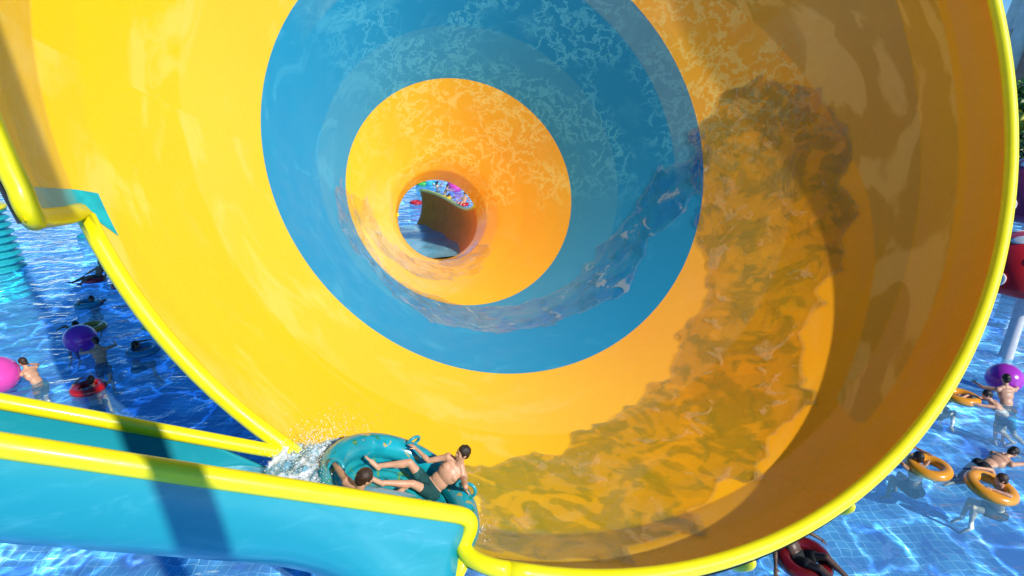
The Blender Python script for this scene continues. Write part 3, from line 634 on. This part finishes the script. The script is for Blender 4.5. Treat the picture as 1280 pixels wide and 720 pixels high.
# right side
p = ring(1160, 586, 'orange', 'orange swim ring nearest the funnel rim, a dark-haired head over its left edge', scale=0.71)
p_inring('swimmer with only the head and shoulders above the orange ring nearest the funnel rim', (p.x - .16, p.y + .04), R(20), voxel=.013, skin='skin2')
p = ring(1238, 612, 'orange', 'orange swim ring lowest on the right, a swimmer leaning on its right side', tilt=(.1, .12), scale=0.76)
p_inring('swimmer slumped over the right side of the lowest orange ring', (p.x + .24, p.y + .02), R(70), voxel=.013, hair='hair_brown')
p = ring(1200, 498, 'orange', 'orange swim ring half hidden by the funnel rim, below the violet ball', tilt=(-.05, .05), scale=0.71)
p_push('swimmer in blue trunks pushing the half hidden orange ring', on_water(1236, 507), R(72), voxel=.013, skin='skin3', shorts='sh_blue')
p_inring('swimmer behind the funnel rim with a hand on the half hidden orange ring', on_water(1178, 494), R(-80), voxel=.016)
p = ball(1251, 486, 'violet', 'violet beach ball on the right, hugged by a man seen from behind', .39, .30)
p_hug('bare-backed man in olive trunks hugging the violet ball on the right', on_water(1249, 498), R(-5), shorts='sh_olive', voxel=.013, skin='skin3')
p_swim('swimmer stretched out on the front with both arms ahead, right edge of the pool', on_water(1242, 578), R(-78), voxel=.013, shorts='sh_dark')
p = ring(1004, 702, 'maroon', 'shade-darkened red swim ring under the lower rim of the funnel, carrying a lounging person', scale=0.76, tilt=(.1, -.05))
p_lounge('person lounging in the shade-darkened red ring below the rim of the funnel', (p.x, p.y), R(-145), voxel=.013, skin='skin_shade')
p = ring(1262, 370, 'navy', 'dark blue swim ring beside the stem of the red mushroom', tilt=(R(60), 0), scale=0.64, z=.45)
p_hug('small swimmer holding the dark blue ring by the mushroom stem', (p.x, p.y - .35), R(0), voxel=.018)
# left side
p = ring(118, 350, 'red', 'red swim ring far left, person lounging in it with one arm stretched out', scale=0.73)
p_lounge('person lounging in the red ring farthest left up the pool', (p.x, p.y), R(165), voxel=.014, skin='skin2')
ring(154, 357, 'red', 'red swim ring half hidden behind the cut edge of the funnel', scale=0.71)
p = ring(110, 381, 'teal', 'teal swim ring with a lone head inside, above the violet ball on the left', scale=0.73)
p_inring('dark-haired swimmer inside the teal ring above the violet ball', (p.x + .12, p.y + .1), R(-160), voxel=.014, skin='skin2')
ring(108, 296, 'teal', 'teal swim ring partly hidden at the corner of the funnel edge', scale=0.71)
p = ring(115, 411, 'orange', 'orange swim ring behind the violet ball on the left', scale=0.73)
p_inring('swimmer in the orange ring looking out from behind the left violet ball', (p.x - .35, p.y - .1), R(170), voxel=.014, skin='skin2')
p = ball(104, 436, 'violet', 'violet beach ball on the left, held by a man standing in the water', .42, .33)
p_hug('man standing in dark trunks leaning against the violet ball on the left', on_water(126, 448), R(38), voxel=.013, skin='skin', shorts='sh_dark')
p = ring(179, 440, 'blue', 'blue swim ring left of the cut edge with a head at its left side', scale=0.76)
p_inring('swimmer at the left side of the blue ring next to the cut funnel edge', (p.x - .26, p.y + .02), R(-60), voxel=.014, skin='skin2')
p = ball(0, 486, 'pink', 'pink beach ball cut by the left edge of the picture', .50, .38)
p_hug('man with short brown hair leaning on the pink ball at the far left', on_water(36, 476), R(80), voxel=.012, hair='hair_brown', shorts='sh_olive')
p = ring(111, 487, 'red', 'red swim ring just above the far chute rail with a person sitting in it', scale=0.69)
p_inring('swimmer sitting up in the red ring just above the far chute rail', (p.x + .05, p.y + .06), R(20), voxel=.012, hair='hair_black')
ring(196, 408, 'green', 'green swim ring almost hidden behind the cut funnel edge', scale=0.71)
# seen through the hole
p = ring(556, 248, 'yellow', 'yellow swim ring with two heads seen through the hole of the funnel', scale=0.83)
p_inring('left one of two swimmers in the yellow ring seen through the hole', (p.x - .3, p.y), R(180), voxel=.022, skin='skin2')
p_inring('right one of two swimmers in the yellow ring seen through the hole', (p.x + .3, p.y + .1), R(180), voxel=.022, skin='skin2')
p = ring(578, 256, 'red', 'red swim ring with a person, seen through the hole beside the yellow ring', scale=0.76)
p_lounge('person lounging in the red ring seen through the hole beside the yellow ring', (p.x, p.y), R(160), voxel=.022)
ring(520, 254, 'red', 'empty red swim ring seen through the hole left of the chute', scale=0.76)
ring(528, 230, 'green', 'green swim ring at the top of the hole in the funnel', scale=0.96)
p = ring(540, 230, 'cyan', 'cyan swim ring at the top of the hole with a swimmer below it', scale=1.02)
p_inring('swimmer beside the cyan ring at the top of the hole', (p.x + .5, p.y - .6), R(0), voxel=.025, skin='skin2')
ball(569, 238, 'pink', 'pink beach ball seen through the hole of the funnel', .6, .4)
p_hug('person standing in the water by the pink ball seen through the hole', on_water(560, 242), R(-80), voxel=.022, skin='skin3', shorts='sh_dark')

# ---------------------------------------------------------------- right shore: mushrooms, tower, plants, chute
M['stem'] = plain('mushroom stem paint', (.62, .64, .66), .5, 0, .1)
M['cap_red'] = plain('red mushroom cap', (.75, .014, .018), .35, .3, .1, 2); M['cap_maroon'] = plain('maroon mushroom cap', (.26, .03, .10), .35, .3, .1, 2); M['spot'] = plain('white cap spot', (.78, .80, .80), .45)
def mushroom(label, base, h, rc, capmat, rs):
    e = empty('mushroom_fountain', label, 'mushroom', Matrix.Translation(base), 'giant mushrooms by the right bank')
    m = MB(); m.add(*lathe([(rs * 1.0, -1.1), (rs * .95, 0), (rs * .85, h * .4), (rs * .95, h * .75), (rs * 1.3, h + .1)], (0, 0, 0), 28)); m.build('stem', M['stem'], e, local=True)
    pr = [(rc * math.cos(R(a)), h - .1 + rc * .95 * math.sin(R(a))) for a in range(0, 90, 6)] + [(.01, h - .1 + rc * .95)]
    pr = [(rs, h + .12), (rc * .7, h + .02), (rc * .97, h - .16)] + pr
    m = MB(); m.add(*lathe(pr, (0, 0, 0), 48)); cap = m.build('cap', capmat, e, local=True)
    for el, n_, of in ((12, 9, 0), (38, 7, 20), (62, 4, 10)):
        for i in range(n_):
            az = of + 360 * i / n_; rr = rc * random.uniform(.11, .16); c = V((rc * math.cos(R(el)) * math.cos(R(az)), rc * math.cos(R(el)) * math.sin(R(az)), h - .1 + rc * .95 * math.sin(R(el))))
            nn = V((c.x, c.y, (c.z - h + .1) / .9)).normalized(); x = nn.orthogonal().normalized(); y = nn.cross(x); m = MB(); m.add(*ellipsoid(c, x, y, nn, (rr, rr * 1.15, .035), 16, 8)); m.build('spot', M['spot'], cap, local=True)
    return e
b = on_water(1257, 446); mushroom('red mushroom with white spots on a pale stem standing in the pool at the right', b, 2.3, 1.5, M['cap_red'], .18)
b = on_water(1268, 372); mushroom('maroon mushroom behind the red one by the right bank', b, 3.2, 2.1, M['cap_maroon'], .4)
# corrugated teal tube, left
b = on_water(-6, 338); e = empty('corrugated_tube', 'ribbed teal tube rising from the pool at the left edge', 'tube', Matrix.Translation(b))
pr = []
for i in range(0, 200): z = -1.1 + 3.7 * i / 199; pr.append((.98 + .10 * math.sin(z * 2 * math.pi / .3) - .05 * z, z))
m = MB(); m.add(*lathe(pr, (0, 0, 0), 48)); m.build('ribbed_wall', plain('ribbed teal plastic', (.02, .40, .46), .35, .3), e, local=True)
m = MB(); m.add(*torus((0, 0, 2.62), (0, 0, 1), .9, .1, 40, 12)); m.build('collar', M['rim'], e, local=True)
# brick tower with pale shoulders
k = NT('tower bricks'); tcn = k.n('ShaderNodeTexCoord'); sp_ = k.n('ShaderNodeSeparateXYZ'); k.l(tcn.outputs['Object'], sp_.inputs[0])
cb = k.n('ShaderNodeCombineXYZ'); k.l(k.math('MULTIPLY', k.math('ARCTAN2', sp_.outputs[1], sp_.outputs[0]), 6.5), cb.inputs[0]); k.l(sp_.outputs[2], cb.inputs[1])
br = k.n('ShaderNodeTexBrick'); k.l(cb.outputs[0], br.inputs['Vector']); br.inputs['Scale'].default_value = 1; br.inputs['Brick Width'].default_value = .9; br.inputs['Row Height'].default_value = .36; br.inputs['Mortar Size'].default_value = .03
br.inputs['Color1'].default_value = (.50, .22, .14, 1); br.inputs['Color2'].default_value = (.60, .28, .19, 1); br.inputs['Mortar'].default_value = (.38, .28, .23, 1)
M['brick'] = k.done(k.pbr(br.outputs[0], .85))
b = spot(1282, 250, 62); b = V((b.x, b.y, WZ + .25))
e = empty('brick_tower', 'round brown brick tower with pale plaster top on the right bank behind the plants', 'tower', Matrix.Translation(b))
m = MB(); m.add(*lathe([(6.6, 0), (6.3, 4), (5.9, 9), (5.5, 13.0)], (0, 0, 0), 64)); m.build('brick_wall', M['brick'], e, local=True)
m = MB()
for i in range(14):
    a = R(360 / 14 * i); m.add(*capsule((5.75 * math.cos(a), 5.75 * math.sin(a), 8.8), (4.9 * math.cos(a), 4.9 * math.sin(a), 16.8), .95, .9, 12))
m.add(*lathe([(5.75, 12.7), (5.3, 16), (4.4, 21), (3.0, 27)], (0, 0, 0), 48)); m.build('plaster_top', plain('pale plaster', (.85, .76, .62), .8, 0, .1, 1), e, local=True)
m = MB(); m.add(*lathe([(3.3, 26.8), (3.3, 27.6), (.1, 30)], (0, 0, 0), 40)); m.build('roof', plain('tower roof', (.3, .28, .25), .7), e, local=True)
# plants
def leaf_mat(name, a, b_):
    k = NT(name); p = k.pos(); n = k.noise(p, 1.2, 4); return k.done(k.pbr(k.mix(k.step(n, .35, .65), a, b_), .45))
M['leaf'] = leaf_mat('shrub leaves', (.06, .15, .02), (.15, .28, .04)); M['leaf_dark'] = leaf_mat('dark leaves', (.03, .08, .02), (.07, .15, .035)); M['leaf_yellow'] = leaf_mat('yellow green leaves', (.30, .32, .03), (.46, .44, .05)); M['bark'] = plain('bark', (.10, .06, .035), .9)
def shrub(name, label, base, rx, ry, rz, n, size, mat, trunk=.0, cat='shrub', group=None):
    e = empty(name, label, cat, Matrix.Translation(base), group); m = MB()
    cl = [V((random.uniform(-1, 1) * rx * .75, random.uniform(-1, 1) * ry * .75, trunk + rz * random.uniform(.25, 1.7))) for _ in range(14)]
    for i in range(n):
        c = random.choice(cl) + V((random.gauss(0, rx * .22), random.gauss(0, ry * .22), random.gauss(0, rz * .22)))
        if c.z < .05: c.z = random.uniform(.05, .5)
        d = V((random.gauss(0, 1), random.gauss(0, 1), random.gauss(.2, .8))).normalized(); s_ = d.orthogonal().normalized(); s_ = Matrix.Rotation(random.uniform(0, 6.28), 3, d) @ s_; l_ = size * random.uniform(.6, 1.4)
        m.add([c - s_ * l_ * .28, c + d * l_ * .5 + d.cross(s_) * l_ * .08, c + s_ * l_ * .28, c - d * l_ * .5], [(0, 1, 2, 3)])
    m.build('foliage', mat, e, local=True)
    m = MB()
    for c in cl[:9]: m.add(*sweep([V((0, 0, -.1)), V((c.x * .3, c.y * .3, c.z * .45)), c], [.16, .10, .03], 8))
    m.build('trunk', M['bark'], e, local=True)
def bank(px, depth): p = spot(px, 250, depth); return V((p.x, p.y, WZ + .25))
shrub('leafy_tree', 'bright green leafy tree on the right bank in front of the brick tower', bank(1256, 53), 3.0, 3.0, 2.6, 2600, .55, M['leaf'], 3.6, 'tree')
shrub('dark_shrub', 'dark green shrub low on the right bank beneath the yellow green plant', bank(1262, 50.5), 2.4, 1.8, 1.5, 1800, .4, M['leaf_dark'], .3)
e = empty('succulent_plant', 'thick-leaved yellow green plant between the leafy tree and the dark shrub', 'plant', Matrix.Translation(bank(1258, 51.5)))
for i in range(16):
    a = R(i * 137.5); ln = random.uniform(1.8, 2.6); z0 = 1.2 + .18 * i; pts = [V((0, 0, z0))]
    for j in range(1, 9): u = j / 8; pts.append(V((math.cos(a) * ln * u, math.sin(a) * ln * u, z0 + 1.3 * math.sin(u * 2.2) * .9)))
    m = MB(); m.add(*sweep(pts, [.28, .34, .4, .42, .4, .36, .28, .18, .04], 10)); m.build('leaf', M['leaf_yellow'], e, local=True)
m = MB(); m.add(*sweep([V((0, 0, 0)), V((.05, 0, 2)), V((0, 0, 4.2))], [.4, .34, .25], 12)); m.build('trunk', M['bark'], e, local=True)
e = empty('blue_chute', 'blue slide chute with a pale rail crossing low along the right bank', 'slide chute', Matrix.Translation(bank(1262, 46)))
c0_ = bank(1266, 44.5); m = MB(); pa = [V((c0_.x - 3.4 + i * 1.2, c0_.y - .2 * i, WZ + .9 + .08 * i)) for i in range(12)]
def bc(u, q): i = round(u * 11); a = R(-200 + 220 * q); return pa[i] + V((0, .9 * math.cos(a), .9 * math.sin(a)))
m.add(*grid(bc, 12, 20)); solid(m.build('channel', plain('blue chute', (.03, .12, .36), .3, .3), e), .06, 0)
for a in (-200, 20):
    m = MB(); m.add(*sweep([q + V((0, .9 * math.cos(R(a)), .9 * math.sin(R(a)))) for q in pa], .09, 10)); m.build('rail', plain('pale rail', (.5, .55, .75), .4), e)
for i in (1, 8):
    m = MB(); m.add(*sweep([pa[i] - V((0, 0, .85)), pa[i] - V((0, 0, 2.6))], .2, 10)); m.build('support_leg', M['steel'], e)
